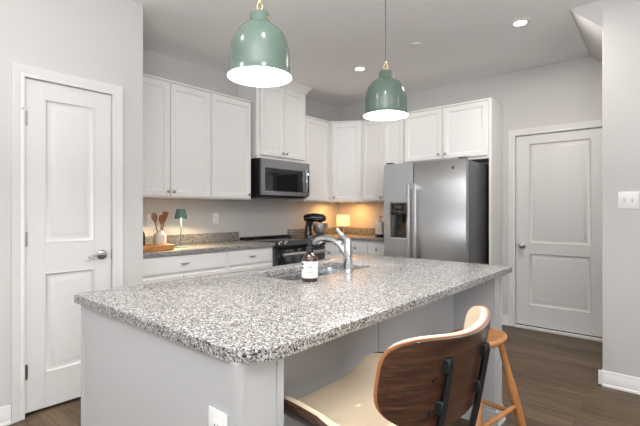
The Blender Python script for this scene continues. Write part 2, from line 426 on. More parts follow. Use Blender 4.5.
# ------------------------------------------------------------------ baseboards
def base_profile(m, p0, p1, nrm, h=0.108):
    """baseboard from p0 to p1 along the wall, standing out along nrm"""
    prof = [(0, 0), (0.022, 0), (0.022, 0.012), (0.014, 0.02), (0.013, h - 0.03), (0.009, h - 0.022), (0.008, h - 0.004), (0.004, h), (0, h)]
    ex = []
    for (x, y), e in ((p0, 1), (p1, 1)): ex.append([m.v((x + nrm[0] * d, y + nrm[1] * d, z)) for d, z in prof])
    n = len(prof)
    for i in range(n): m.face([ex[0][i], ex[0][(i + 1) % n], ex[1][(i + 1) % n], ex[1][i]])
    m.face(ex[0][::-1]); m.face(ex[1]); return m
struct('baseboard_left', base_profile(MB(), (XP, -7.8), (XP, D1[0] - 0.068), (1, 0)), M['trim'])
struct('baseboard_pantry', base_profile(MB(), (XP, D1[1] + 0.068), (XP, 1.445), (1, 0)), M['trim'])
struct('baseboard_back', base_profile(MB(), (-1.438, YD), (D2[0] - 0.068, YD), (0, -1)), M['trim'])
m = base_profile(MB(), (-0.417, YS), (3.38, YS), (0, -1)); base_profile(m, (-0.395, YS - 0.022), (-0.395, YS + 0.12), (-1, 0))
struct('baseboard_right', m, M['trim'])

# ================================================================== kitchen cabinets
def door_bm(f, u0, u1, z0, z1, t=0.02, rail=0.052):
    return MB(f).loft(u0, u1, z0, z1, [(0, 0.0005), (0, t - 0.003), (0.003, t), (rail - 0.012, t), (rail - 0.008, t - 0.003), (rail, t - 0.004), (rail + 0.007, t - 0.013), (rail + 0.012, t - 0.013)])
def drawer_bm(f, u0, u1, z0, z1, t=0.02):
    return MB(f).loft(u0, u1, z0, z1, [(0, 0.0005), (0, t - 0.006), (0.006, t - 0.002), (0.012, t - 0.002), (0.02, t), (0.024, t)])
def add_knob(f, u, z, parent, t=0.02):
    o = f(Vector((t, u, z))); d = f(Vector((t + 1, u, z))) - o
    return build('knob', knob_bm(T(*o, d), 0.0145, 0.026, 14), M['nickel'], parent)
def add_pull(f, u, z, parent, t=0.02, half=0.032):
    m = MB(f).tube([(t, u - half, z), (t + 0.02, u - half * 0.85, z), (t + 0.026, u, z), (t + 0.02, u + half * 0.85, z), (t, u + half, z)], [0.004, 0.005, 0.006, 0.005, 0.004], 10)
    return build('pull', m, M['nickel'], parent)
def upper(f, depth, u0, u1, z0, z1, doors, name, label, loc, group, trim=True):
    """doors: [(u0, u1, z0, z1, knob_u, knob_z)]"""
    r = thing(name, label, 'cabinet', loc, group)
    build('cabinet_body', MB(f).box(-depth, 0, u0, u1, z0, z1, 0.0015, 1), M['cab'], r)
    if trim: build('top_trim', MB(f).box(-depth, 0.018, u0, u1, z1, z1 + 0.018, 0.004), M['cab'], r)
    for (a, b_, c, d, ku, kz) in doors:
        dr = build('door', door_bm(f, a, b_, c, d), M['cab'], r)
        if ku is not None: add_knob(f, ku, kz, dr)
    return r
XU = -3.444                                         # face of the wall cabinets on the range wall (doors stand 2 cm proud)
ZB, ZT = 1.36, 2.395
fU = lambda p: Vector((XU + p.x, p.y, p.z))
GU = 'white wall cabinets'
dU = XU - XR - 0.002
upper(fU, dU, 1.452, 2.352, ZB, ZT, [(1.49, 1.925, ZB + 0.012, ZT - 0.008, 1.900, ZB + 0.055), (1.932, 2.343, ZB + 0.012, ZT - 0.008, 1.957, ZB + 0.055)],
      'wall_cabinet', 'white two-door wall cabinet next to the pantry wall, above the small teal lamp', (XU - dU, 1.9, ZB), GU)
upper(fU, dU, 2.353, 2.868, ZB, ZT, [(2.366, 2.848, ZB + 0.012, ZT - 0.008, 2.822, ZB + 0.055)],
      'wall_cabinet', 'white one-door wall cabinet just left of the microwave', (XU - dU, 2.63, ZB), GU)
XT = -3.415
fT = lambda p: Vector((XT + p.x, p.y, p.z))
zt = 2.665
r = upper(fT, XT - XR - 0.002, 2.92, 3.698, 1.815, zt, [(2.965, 3.315, 1.85, zt - 0.02, 3.288, 1.895), (3.322, 3.665, 1.85, zt - 0.02, 3.348, 1.895)],
      'wall_cabinet', 'tall white two-door cabinet above the microwave with crown reaching the ceiling', (XT - 0.31, 3.3, 1.815), GU, False)
m = MB()                                            # crown: front and both returns
prof = [(0, zt - 0.005), (0.012, zt - 0.005), (0.016, zt + 0.02), (0.045, zt + 0.055), (0.052, zt + 0.062), (0.052, H - 0.001), (0, H - 0.001)]
path = [((XR + 0.002, 2.92), (0, -1)), ((XT, 2.92), (1, -1)), ((XT, 3.698), (1, 1)), ((XR + 0.002, 3.698), (0, 1))]
prev = None
for (x, y), (dx, dy) in path:
    ring = [m.v((x + dx * o_, y + dy * o_, z)) for o_, z in prof]
    if prev:
        for i in range(len(prof)): m.face([prev[i], prev[(i + 1) % len(prof)], ring[(i + 1) % len(prof)], ring[i]])
    else: m.face(ring)
    prev = ring
m.face(prev[::-1])
build('crown_moulding', m, M['cab'], r)
upper(fU, dU, 3.70, 4.178, ZB, ZT, [(3.715, 4.135, ZB + 0.012, ZT - 0.008, None, 0)],
      'wall_cabinet', 'white one-door wall cabinet between the microwave and the corner, above the black mixer', (XU - dU, 3.94, ZB), GU)
# diagonal corner cabinet
YU = 4.42
pL, pR = Vector((XU, 4.18, 0)), Vector((-3.09, YU, 0))
du = (pR - pL).normalized(); dn = Vector((du.y, -du.x, 0)); Ld = (pR - pL).length
fC = lambda p: pL + du * p.y + dn * p.x + Vector((0, 0, p.z))
r = thing('corner_cabinet', 'white diagonal corner wall cabinet with one narrow door, above the lit shade lamp', 'cabinet', (XU, 4.4, ZB), GU)
poly = [(XR + 0.002, 4.18), (XU, 4.18), (-3.09, YU), (-3.09, YD - 0.002), (XR + 0.002, YD - 0.002)]
build('cabinet_body', MB().prism(poly, ZB, ZT), M['cab'], r)
build('top_trim', MB().prism([(XR + 0.002, 4.18), (XU + 0.018, 4.18), (-3.09, YU - 0.018), (-3.09, YD - 0.002), (XR + 0.002, YD - 0.002)], ZT, ZT + 0.018), M['cab'], r)
dr = build('door', door_bm(fC, 0.045, Ld - 0.02, ZB + 0.012, ZT - 0.008), M['cab'], r); add_knob(fC, 0.072, ZB + 0.06, dr)
# fridge wall
fF = lambda p: Vector((p.y, YU - p.x, p.z))
dF = YD - 0.002 - YU
upper(fF, dF, -3.089, -2.462, ZB, ZT, [(-3.068, -2.757, ZB + 0.012, ZT - 0.008, -2.785, ZB + 0.055), (-2.751, -2.47, ZB + 0.012, ZT - 0.008, -2.724, ZB + 0.055)],
      'wall_cabinet', 'white two-door wall cabinet between the corner and the refrigerator', (-2.78, YD - 0.1, ZB), GU)
YG = 4.40
fG = lambda p: Vector((p.y, YG - p.x, p.z))
upper(fG, YD - 0.002 - YG, -2.46, -1.466, 1.79, ZT, [(-2.44, -1.983, 1.822, ZT - 0.008, -2.012, 1.875), (-1.962, -1.486, 1.822, ZT - 0.008, -1.93, 1.875)],
      'wall_cabinet', 'white two-door wall cabinet above the stainless refrigerator', (-1.96, YD - 0.1, 1.79), GU)
tag(build('fridge_side_panel', MB().box(-1.464, -1.438, YG - 0.02, YD - 0.001, 0.0, ZT + 0.018, 0.0015, 1), M['cab']),
    'full-height white side panel standing right of the refrigerator', 'panel')

# small warm lights fixed under the corner cabinets
for px_, py_, lab in ((-3.55, 4.37, 'small round warm puck light under the corner cabinet, nearer the range wall'), (-3.32, 4.55, 'small round warm puck light under the corner cabinet, nearer the refrigerator')):
    r = thing('puck_light', lab, 'under-cabinet light', (px_, py_, ZB), 'warm puck lights under the corner cabinet')
    build('housing', MB().lathe([(0.034, 0), (0.034, -0.010), (0.030, -0.012), (0.026, -0.012)][::-1], T(px_, py_, ZB - 0.0005), 24, (False, True)), M['plate'], r)
    build('lens', MB().lathe([(0.0005, -0.0115), (0.026, -0.0115)], T(px_, py_, ZB), 24, (False, False)), M['teallens'], r)
    l = bpy.data.lights.new('puck_beam', 'AREA'); l.shape = 'DISK'; l.size = 0.05; l.energy = 2.2; l.color = (1.0, 0.48, 0.13)
    o = bpy.data.objects.new('puck_beam', l); C.objects.link(o); o.location = (px_, py_, ZB - 0.016)

# ------------------------------------------------------------------ base cabinets
XB = -3.165
fBs = lambda p: Vector((XB + p.x, p.y, p.z))
CZ = 0.882
def base(f, depth, u0, u1, fronts, name, label, loc, group='white base cabinets'):
    r = thing(name, label, 'cabinet', loc, group)
    build('cabinet_body', MB(f).box(-depth, 0, u0, u1, 0.10, CZ - 0.001), M['cab'], r)
    build('toe_kick', MB(f).box(-depth, -0.07, u0, u1, 0.0, 0.10), M['cab'], r)
    for kind, a, b_, c, d, ku, kz in fronts:
        o = build(kind, (drawer_bm if kind == 'drawer' else door_bm)(f, a, b_, c, d), M['cab'], r)
        if kind == 'drawer' and b_ - a > 0.4: add_pull(f, ku, kz, o)
        elif ku is not None: add_knob(f, ku, kz, o)
    return r
dB = XB - XR - 0.002
base(fBs, dB, 1.448, 2.342, [('drawer', 1.47, 2.318, 0.725, 0.865, 1.90, 0.80), ('door', 1.47, 1.89, 0.12, 0.70, 1.865, 0.66), ('door', 1.896, 2.318, 0.12, 0.70, 1.92, 0.66)],
     'base_cabinet', 'wide white base cabinet with a drawer, under the cutting board and teal lamp', (XR + 0.3, 1.9, 0))
base(fBs, dB, 2.343, 2.924, [('drawer', 2.366, 2.90, 0.725, 0.865, 2.635, 0.80), ('door', 2.366, 2.90, 0.12, 0.70, 2.40, 0.66)],
     'base_cabinet', 'white base cabinet with a drawer just left of the range', (XR + 0.3, 2.63, 0))
base(fBs, dB, 3.702, 4.126, [('drawer', 3.715, 3.945, 0.725, 0.865, 3.80, 0.745), ('drawer', 3.957, 4.085, 0.725, 0.865, 4.02, 0.745), ('door', 3.715, 4.085, 0.12, 0.70, 3.75, 0.66)],
     'base_cabinet', 'white base cabinet right of the range, below the black stand mixer', (XR + 0.3, 3.9, 0))
YB = 4.128
fBf = lambda p: Vector((p.y, YB - p.x, p.z))
base(fBf, YD - 0.002 - YB, -3.163, -2.462, [('drawer', -3.13, -2.80, 0.725, 0.865, -2.96, 0.79), ('drawer', -2.79, -2.485, 0.725, 0.865, -2.655, 0.79), ('door', -3.13, -2.80, 0.12, 0.70, -2.83, 0.66), ('door', -2.79, -2.485, 0.12, 0.70, -2.76, 0.66)],
     'base_cabinet', 'white base cabinet between the corner and the refrigerator', (-2.8, YD - 0.3, 0))

# ------------------------------------------------------------------ worktops along the walls
CT = 0.914
r = thing('worktop', 'speckled granite worktop left of the range, carrying the board and teal lamp', 'countertop', (XR + 0.3, 2.2, CZ), 'granite worktops along the walls')
build('slab', MB().prism(rrect(XR + 0.002, -3.12, 1.447, 2.925, (0.002, 0.002, 0.012, 0.002)), CZ, CT, bev=0.003), M['granite'], r)
build('backsplash', MB().box(XR + 0.0015, XR + 0.022, 1.447, 2.92, CT, 1.008, 0.002), M['granite'], r)
r = thing('worktop', 'L-shaped granite worktop in the corner, carrying the mixer and the lit shade lamp', 'countertop', (XR + 0.3, 4.2, CZ), 'granite worktops along the walls')
build('slab', MB().prism([(XR + 0.002, 3.70), (-3.12, 3.70), (-3.12, 4.10), (-2.463, 4.10), (-2.463, YD - 0.002), (XR + 0.002, YD - 0.002)], CZ, CT, bev=0.003), M['granite'], r)
m = MB().box(XR + 0.0015, XR + 0.022, 3.70, YD - 0.024, CT + 0.0, 1.008, 0.002); m.box(XR + 0.0015, -2.463, YD - 0.022, YD - 0.0015, CT, 1.008, 0.002)
build('backsplash', m, M['granite'], r)

# ------------------------------------------------------------------ range
RY0, RY1, RX = 2.929, 3.697, -3.10
r = thing('range', 'black and stainless slide-in electric range below the microwave', 'oven', (XR + 0.3, 3.31, 0))
build('range_body', MB().box(XR + 0.03, RX - 0.045, RY0, RY1, 0.02, 0.895), M['case'], r)
build('cooktop', MB().box(XR + 0.03, RX - 0.05, RY0, RY1, 0.896, 0.92, 0.004), M['blackglass'], r)
for (x, y, q) in ((-3.29, 3.12, 0.105), (-3.29, 3.50, 0.085), (-3.56, 3.12, 0.075), (-3.56, 3.50, 0.1)):
    build('burner_ring', MB().lathe([(q, 0), (q, 0.0008), (q - 0.006, 0.0008), (q - 0.006, 0)], T(x, y, 0.9202), 40, (False, False)), M['case'], r)
build('rear_trim', MB().box(XR + 0.012, XR + 0.075, RY0, RY1, 0.92, 0.946, 0.006), M['black'], r)
m = MB()                                            # tilted control panel at the front edge
q = [(RX - 0.05, 0.845), (RX, 0.845), (RX + 0.004, 0.875), (RX - 0.05, 0.921)]
a = [m.v((x, RY0, z)) for x, z in q]; b = [m.v((x, RY1, z)) for x, z in q]
m.face(a); m.face(b[::-1])
for i in range(4): m.face([a[i], a[(i + 1) % 4], b[(i + 1) % 4], b[i]])
cp = build('control_panel', m, M['blackglass'], r)
kd = Vector((0.046, 0, 0.054)).normalized()
for y in (2.985, 3.065, 3.56, 3.64):
    build('control_knob', MB().lathe([(0.022, 0), (0.022, 0.006), (0.017, 0.012), (0.016, 0.028), (0.013, 0.031)], T(RX - 0.023, y, 0.899, kd), 18), M['chrome'], r)
od = build('oven_door', MB().box(RX - 0.044, RX, RY0 + 0.004, RY1 - 0.004, 0.21, 0.838, 0.004), M['blackgloss'], r)
build('oven_window', MB().box(RX - 0.002, RX + 0.003, RY0 + 0.10, RY1 - 0.10, 0.36, 0.70, 0.002), M['blackglass'], od)
m = MB().tube([(RX + 0.048, RY0 + 0.05, 0.785), (RX + 0.048, RY1 - 0.05, 0.785)], 0.017, 14)
for y in (RY0 + 0.08, RY1 - 0.08): m.tube([(RX - 0.002, y, 0.785), (RX + 0.048, y, 0.785)], 0.009, 10)
build('oven_handle', m, M['handle'], od)
build('lower_drawer', MB().box(RX - 0.044, RX, RY0 + 0.004, RY1 - 0.004, 0.06, 0.20, 0.004), M['steel'], r)
for x in (RX - 0.1, XR + 0.1):
    for y in (RY0 + 0.05, RY1 - 0.05): build('foot', MB().lathe([(0.02, 0), (0.02, 0.02)], T(x, y, 0.0), 12), M['black'], r)

# ------------------------------------------------------------------ microwave
MX, MZ0, MZ1 = -3.345, 1.402, 1.812
r = thing('microwave', 'stainless over-the-range microwave hung below the tall cabinet', 'microwave', (XR + 0.2, 3.31, MZ0))
build('microwave_case', MB().box(XR + 0.003, MX - 0.03, 2.935, 3.692, MZ0, MZ1, 0.003), M['black'], r)
fm = lambda p: Vector((MX + p.x, p.y, p.z))
yd = 3.632
m = MB(fm); m.box(-0.029, 0, 2.936, 2.983, MZ0 + 0.012, MZ1 - 0.004, 0.002, 1); m.box(-0.029, 0, 3.575, yd, MZ0 + 0.012, MZ1 - 0.004, 0.002, 1)
m.box(-0.029, 0, 2.983, 3.575, MZ0 + 0.012, MZ0 + 0.058); m.box(-0.029, 0, 2.983, 3.575, MZ1 - 0.10, MZ1 - 0.004)
dd = build('microwave_door', m, M['darksteel'], r)
build('door_window', MB(fm).box(-0.028, -0.003, 2.983, 3.575, MZ0 + 0.058, MZ1 - 0.10), M['blackglass'], dd)
m = MB(fm).tube([(0.0, 3.602, MZ0 + 0.07), (0.032, 3.602, MZ0 + 0.058), (0.040, 3.602, MZ0 + 0.2), (0.032, 3.602, MZ1 - 0.085), (0.0, 3.602, MZ1 - 0.07)], 0.011, 12)
build('door_handle', m, M['chrome'], dd)
build('badge', MB().lathe([(0.013, 0), (0.013, 0.002), (0.011, 0.003)], T(MX, 3.27, MZ1 - 0.05, (1, 0, 0)), 20), M['chrome'], dd)
m = MB(fm); m.box(-0.029, 0, yd + 0.003, 3.693, MZ0 + 0.012, MZ0 + 0.058, 0.002, 1); m.box(-0.029, 0, yd + 0.003, 3.693, MZ1 - 0.10, MZ1 - 0.004, 0.002, 1); m.box(-0.029, 0, 3.687, 3.693, MZ0 + 0.058, MZ1 - 0.10)
build('panel_frame', m, M['darksteel'], r)
kp = build('keypad', MB(fm).box(-0.028, -0.002, yd + 0.003, 3.687, MZ0 + 0.058, MZ1 - 0.10), M['blackgloss'], r)
m = MB(fm)
for i in range(5):
    for j in range(3): m.box(-0.0021, -0.0012, yd + 0.009 + j * 0.015, yd + 0.019 + j * 0.015, MZ0 + 0.10 + i * 0.025, MZ0 + 0.112 + i * 0.025)
pieces('key', m, M['case'], kp)
m = MB(fm)
for y in (3.641, 3.651, 3.663, 3.673):
    m.box(-0.0021, -0.0012, y, y + 0.007, MZ1 - 0.142, MZ1 - 0.118)
pieces('clock_digit', m, M['digits'], kp)
build('vent_grille', MB().box(XR + 0.05, MX - 0.05, 2.96, 3.67, MZ0 - 0.012, MZ0), M['black'], r)

# ------------------------------------------------------------------ refrigerator
FX0, FX1, FY, FT = -2.447, -1.529, 3.93, 1.752
r = thing('refrigerator', 'stainless side-by-side refrigerator with ice and water dispenser', 'refrigerator', (-1.99, 4.3, 0))
build('fridge_case', MB().box(FX0 + 0.004, FX1 - 0.002, FY + 0.075, YD - 0.04, 0.03, FT - 0.012, 0.004), M['case'], r)
fr = lambda p: Vector((p.y, FY - p.x, p.z))
XS = -2.085
dl0, dl1, dz0, dz1 = -2.358, -2.160, 0.95, 1.33
m = MB(fr)
for (u0, u1, z0, z1) in ((FX0, dl0, 0.07, FT), (dl1, XS - 0.004, 0.07, FT), (dl0, dl1, 0.07, dz0), (dl0, dl1, dz1, FT)): m.box(-0.07, 0, u0, u1, z0, z1)
dl = build('fridge_door', m, M['steel'], r)
m = MB(fr); m.loft(dl0 - 0.012, dl1 + 0.012, dz0 - 0.012, dz1 + 0.012, [(0, 0.0), (0.0, 0.006), (0.012, 0.006), (0.014, 0.001), (0.02, 0.001)])
dp = build('dispenser_frame', MB(fr).box(-0.0, 0.007, dl0 - 0.012, dl0 + 0.004, dz0 - 0.012, dz1 + 0.012).box(0, 0.007, dl1 - 0.004, dl1 + 0.012, dz0 - 0.012, dz1 + 0.012).box(0, 0.007, dl0, dl1, dz0 - 0.012, dz0 + 0.004).box(0, 0.007, dl0, dl1, dz1 - 0.004, dz1 + 0.012), M['chrome'], dl)
m.bm.free()
m = MB(fr); m.box(-0.069, -0.06, dl0, dl1, dz0, dz1); m.box(-0.06, 0.004, dl0 + 0.004, dl1 - 0.004, dz1 - 0.13, dz1 - 0.004, 0.004); m.box(-0.06, -0.002, dl0 + 0.004, dl1 - 0.004, dz0 + 0.004, dz0 + 0.02)
m.box(-0.06, -0.02, dl0 + 0.075, dl0 + 0.125, dz0 + 0.17, dz1 - 0.13)
build('dispenser', m, M['blackgloss'], dl)
m = MB(fr)
for j in range(4): m.box(0.004, 0.0052, dl0 + 0.025 + j * 0.04, dl0 + 0.045 + j * 0.04, dz1 - 0.105, dz1 - 0.09)
m.box(0.004, 0.0052, dl0 + 0.065, dl0 + 0.13, dz1 - 0.06, dz1 - 0.035)
pieces('dispenser_button', m, M['case'], dl)
drr = build('fridge_door', MB(fr).box(-0.07, 0, XS + 0.004, FX1, 0.07, FT, 0.006), M['steel'], r)
for u, par in ((XS - 0.036, dl), (XS + 0.036, drr)):
    m = MB(fr).box(0.035, 0.058, u - 0.015, u + 0.015, 0.62, 1.53, 0.006, 3)
    for z in (0.66, 1.49): m.box(-0.001, 0.036, u - 0.012, u + 0.012, z - 0.02, z + 0.02)
    build('fridge_handle', m, M['handle'], par)
m = MB().lathe([(0.017, 0), (0.017, 0.002), (0.015, 0.003), (0.013, 0.0015), (0.003, 0.0015)], T(FX1 - 0.13, FY, FT - 0.085, (0, -1, 0)), 24)
m.tube([(FX1 - 0.137, FY - 0.002, FT - 0.087), (FX1 - 0.130, FY - 0.002, FT - 0.079), (FX1 - 0.123, FY - 0.002, FT - 0.087)], 0.0015, 6)
build('badge', m, M['case'], drr)
build('kick_grille', MB(fr).box(-0.09, -0.03, FX0 + 0.01, FX1 - 0.01, 0.0, 0.065), M['black'], r)
for u in (FX0 + 0.05, FX1 - 0.05): build('hinge_cover', MB(fr).box(-0.10, -0.015, u - 0.035, u + 0.035, FT + 0.0005, FT + 0.02, 0.006), M['case'], r)

# ================================================================== island
IX0, IX1, IY0, IY1 = -1.806, -0.726, 0.600, 2.592
KX, PX = -1.035, -0.785                              # knee wall, outer face of the posts
r = thing('kitchen_island', 'white painted kitchen island cabinet with panelled posts under the granite top', 'island', (-1.3, 1.58, 0))
m = MB()
m.box(KX - 0.03, KX, IY0 + 0.03, IY1 - 0.045, 0.0, CZ - 0.001)
m.box(IX0 + 0.064, IX0 + 0.09, IY0 + 0.03, IY1 - 0.045, 0.10, CZ - 0.001)
m.box(IX0 + 0.09, KX - 0.03, IY0 + 0.03, IY1 - 0.045, 0.08, 0.10)
m.box(IX0 + 0.10, IX0 + 0.13, IY0 + 0.03, IY1 - 0.045, 0.0, 0.08)
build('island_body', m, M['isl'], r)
def post(y0, y1, outer):
    m = MB(); m.box(IX0 + 0.064, PX - 0.006, y0, y1, 0.0, CZ - 0.001)
    yo, si = (y0, -1) if outer < 0 else (y1, 1)
    # flat frame trim on the edge that faces the stools
    for a, b_ in ((y0, y0 + 0.022), (y1 - 0.022, y1)): m.box(PX - 0.0062, PX, a, b_, 0.0, CZ - 0.001)
    m.box(PX - 0.0062, PX, y0 + 0.022, y1 - 0.022, CZ - 0.03, CZ - 0.001)
    return m
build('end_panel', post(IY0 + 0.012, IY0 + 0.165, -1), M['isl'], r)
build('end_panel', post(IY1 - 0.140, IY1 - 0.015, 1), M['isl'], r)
m = MB()                                            # corner beads at the end of the near panel
for x in (PX - 0.02, IX0 + 0.064): m.box(x, x + 0.02, IY0 + 0.007, IY0 + 0.0125, 0, CZ - 0.001)
pieces('corner_bead', m, M['isl'], r)
m = MB()
yk = (IY0 + 0.165 + IY1 - 0.140) / 2
for a, b_ in ((IY0 + 0.167, yk - 0.004), (yk + 0.004, IY1 - 0.142)): m.box(KX, KX + 0.006, a, b_, 0.0, CZ - 0.002, 0.0015, 1)
build('back_panel', m, M['isl'], r)
m = MB()
base_profile(m, (KX + 0.006, IY0 + 0.167), (KX + 0.006, IY1 - 0.142), (1, 0), 0.09)
base_profile(m, (PX, IY0 + 0.012), (PX, IY0 + 0.165), (1, 0), 0.09); base_profile(m, (PX, IY1 - 0.140), (PX, IY1 - 0.015), (1, 0), 0.09)
base_profile(m, (KX + 0.006, IY1 - 0.140), (PX + 0.02, IY1 - 0.140), (0, -1), 0.09); base_profile(m, (IX0 + 0.064, IY0 + 0.012), (PX + 0.02, IY0 + 0.012), (0, -1), 0.09)
build('base_moulding', m, M['isl'], r)
m = MB(lambda p: Vector((IX0 + 0.064 - p.x, p.y, p.z)))
for i in range(4):
    a = IY0 + 0.05 + i * 0.46
    m.loft(a, a + 0.45, 0.12, 0.86, [(0, 0.0), (0, 0.018), (0.05, 0.018), (0.06, 0.008), (0.065, 0.008)])
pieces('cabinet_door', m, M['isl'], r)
SX0, SX1, SY0, SY1 = -1.69, -1.36, 1.385, 2.055
hole = rrect(SX0, SX1, SY0, SY1, (0.025,) * 4)
tag(build('island_countertop', MB().prism(rrect(IX0, IX1, IY0, IY1, (0.015, 0.12, 0.02, 0.015)), CZ, CT, hole, 0.004), M['granite']),
    'speckled grey and white granite island countertop with a rounded corner', 'countertop')
# sink
m = MB()
def ring(ins, z, rr): return [m.v((x, y, z)) for x, y in rrect(SX0 + ins, SX1 - ins, SY0 + ins, SY1 - ins, (rr,) * 4, 6)]
seq = [ring(-0.02, CZ - 0.0015, 0.04), ring(0.002, CZ - 0.0015, 0.03), ring(0.006, CZ - 0.02, 0.03), ring(0.012, CZ - 0.17, 0.03), ring(0.04, CZ - 0.19, 0.03)]
seq2 = [ring(0.04, CZ - 0.194, 0.03), ring(0.010, CZ - 0.172, 0.03), ring(0.003, CZ - 0.02, 0.03), ring(-0.02, CZ - 0.005, 0.04)]
al = seq + seq2
for a, b in zip(al, al[1:] + al[:1]):
    if a is seq[-1]: m.face(a); m.face(b); continue
    for i in range(len(a)): m.face([a[i], a[(i + 1) % len(a)], b[(i + 1) % len(b)], b[i]])
r = tag(build('sink', m, M['sinksteel']), 'stainless undermount sink basin set into the island countertop', 'sink')
build('drain', MB().lathe([(0.045, 0), (0.045, 0.003), (0.03, 0.004), (0.025, 0.001)], T(-1.5, 1.72, CZ - 0.1895), 24), M['chrome'], r)
# faucet
fx, fy = -1.315, 1.755
r = thing('faucet', 'chrome single-lever kitchen faucet behind the island sink', 'faucet', (fx, fy, CT))
build('faucet_body', MB().lathe([(0.027, 0), (0.027, 0.010), (0.0235, 0.015), (0.0235, 0.026), (0.025, 0.030), (0.0235, 0.10), (0.022, 0.155), (0.020, 0.172), (0.013, 0.182)], T(fx, fy, CT + 0.0005)), M['chrome'], r)
sp = [(fx - 0.01, 0.085), (fx - 0.034, 0.123), (fx - 0.064, 0.150), (fx - 0.10, 0.168), (fx - 0.14, 0.174), (fx - 0.178, 0.170), (fx - 0.208, 0.162), (fx - 0.226, 0.149), (fx - 0.232, 0.141)]
build('spout', MB().tube([(x, fy, CT + z) for x, z in sp], [0.015, 0.0155, 0.016, 0.0165, 0.0185, 0.021, 0.0225, 0.0215, 0.019], 16), M['chrome'], r)
lv = [(fx - 0.0, 0.170), (fx - 0.02, 0.184), (fx - 0.048, 0.202), (fx - 0.068, 0.222), (fx - 0.076, 0.234)]
build('lever', MB().tube([(x, fy, CT + z) for x, z in lv], [0.017, 0.013, 0.0095, 0.010, 0.007], 12), M['chrome'], r)
# amber bottle
bx, by = -1.298, 1.435
r = thing('soap_bottle', 'amber pump bottle with a white label beside the island sink', 'bottle', (bx, by, CT))
build('bottle_body', MB().lathe([(0.034, 0), (0.0375, 0.004), (0.0375, 0.098), (0.034, 0.112), (0.024, 0.124), (0.015, 0.130), (0.015, 0.142)], T(bx, by, CT + 0.0005), 32), M['amber'], r)
lb = build('bottle_label', MB().lathe([(0.0379, 0.018), (0.0379, 0.094)], T(bx, by, CT), 48, (False, False)), M['label'], r)
m = MB()
va = math.atan2(-by, -bx)                            # towards the viewer
for z0, z1, a0, a1 in ((0.076, 0.086, -1.35, -0.85), (0.058, 0.068, -1.35, -0.85), (0.066, 0.069, -0.3, 0.35), (0.05, 0.052, -0.3, 0.5), (0.043, 0.045, -0.3, 0.45), (0.032, 0.034, 0.1, 0.75)):
    n_ = 8
    for i in range(n_):
        q = []
        for (aa, zz) in ((a0 + (a1 - a0) * i / n_, z0), (a0 + (a1 - a0) * (i + 1) / n_, z0), (a0 + (a1 - a0) * (i + 1) / n_, z1), (a0 + (a1 - a0) * i / n_, z1)):
            q.append(m.v((bx + 0.0382 * math.cos(va + aa), by + 0.0382 * math.sin(va + aa), CT + zz)))
        m.face(q)
pieces('label_print', m, M['ink'], lb)
m = MB().lathe([(0.017, 0.136), (0.017, 0.158), (0.006, 0.16), (0.006, 0.182), (0.011, 0.183), (0.011, 0.194), (0.004, 0.196)], T(bx, by, CT), 20)
m.tube([(bx, by, CT + 0.189), (bx - 0.025, by - 0.01, CT + 0.189), (bx - 0.042, by - 0.016, CT + 0.182)], [0.006, 0.005, 0.004], 10)
build('pump', m, M['black'], r)

# ------------------------------------------------------------------ outlets and switch
def plate(name, label, cat, f, w_, h_, devices, group=None, toggles=False):
    o0 = f(Vector((0, 0, 0)))
    r = thing(name, label, cat, tuple(o0), group)
    build('cover_plate', MB(f).box(0.0002, 0.006, -w_ / 2, w_ / 2, -h_ / 2, h_ / 2, 0.0025), M['plate'], r)
    for u in devices:
        if toggles:
            build('toggle', MB(f).box(0.006, 0.008, u - 0.006, u + 0.006, -0.013, 0.013).box(0.006, 0.02, u - 0.004, u + 0.004, 0.0, 0.009, 0.002), M['nickel'], r)
        else:
            m = MB(f)
            for z in (-0.02, 0.02): m.box(0.006, 0.0085, u - 0.017, u + 0.017, z - 0.014, z + 0.014, 0.003)
            k = pieces('receptacle', m, M['plate'], r)[0]
            m = MB(f)
            for z in (-0.02, 0.02):
                for s_ in (-0.006, 0.006): m.box(0.0084, 0.0089, u + s_ - 0.0012, u + s_ + 0.0012, z - 0.003, z + 0.006)
            pieces('slot', m, M['slot'], k)
    return r
plate('light_switch', 'white two-toggle light switch plate on the right wall', 'light switch', lambda p: Vector((-0.245 + p.y, YS - p.x, 1.315 + p.z)), 0.117, 0.118, (-0.023, 0.023), None, True)
plate('wall_outlet', 'white outlet plate on the range wall behind the utensil jug', 'outlet', lambda p: Vector((XR + p.x, 1.895 + p.y, 1.15 + p.z)), 0.07, 0.115, (0,), 'outlet plates on the range wall')
plate('wall_outlet', 'white outlet plate on the range wall between the teal lamp and the range', 'outlet', lambda p: Vector((XR + p.x, 2.62 + p.y, 1.16 + p.z)), 0.075, 0.115, (0,), 'outlet plates on the range wall')
plate('island_outlet', 'white outlet plate on the end panel of the island', 'outlet', lambda p: Vector((-0.857 + p.y, IY0 + 0.012 - p.x, 0.69 + p.z)), 0.075, 0.118, (0,))

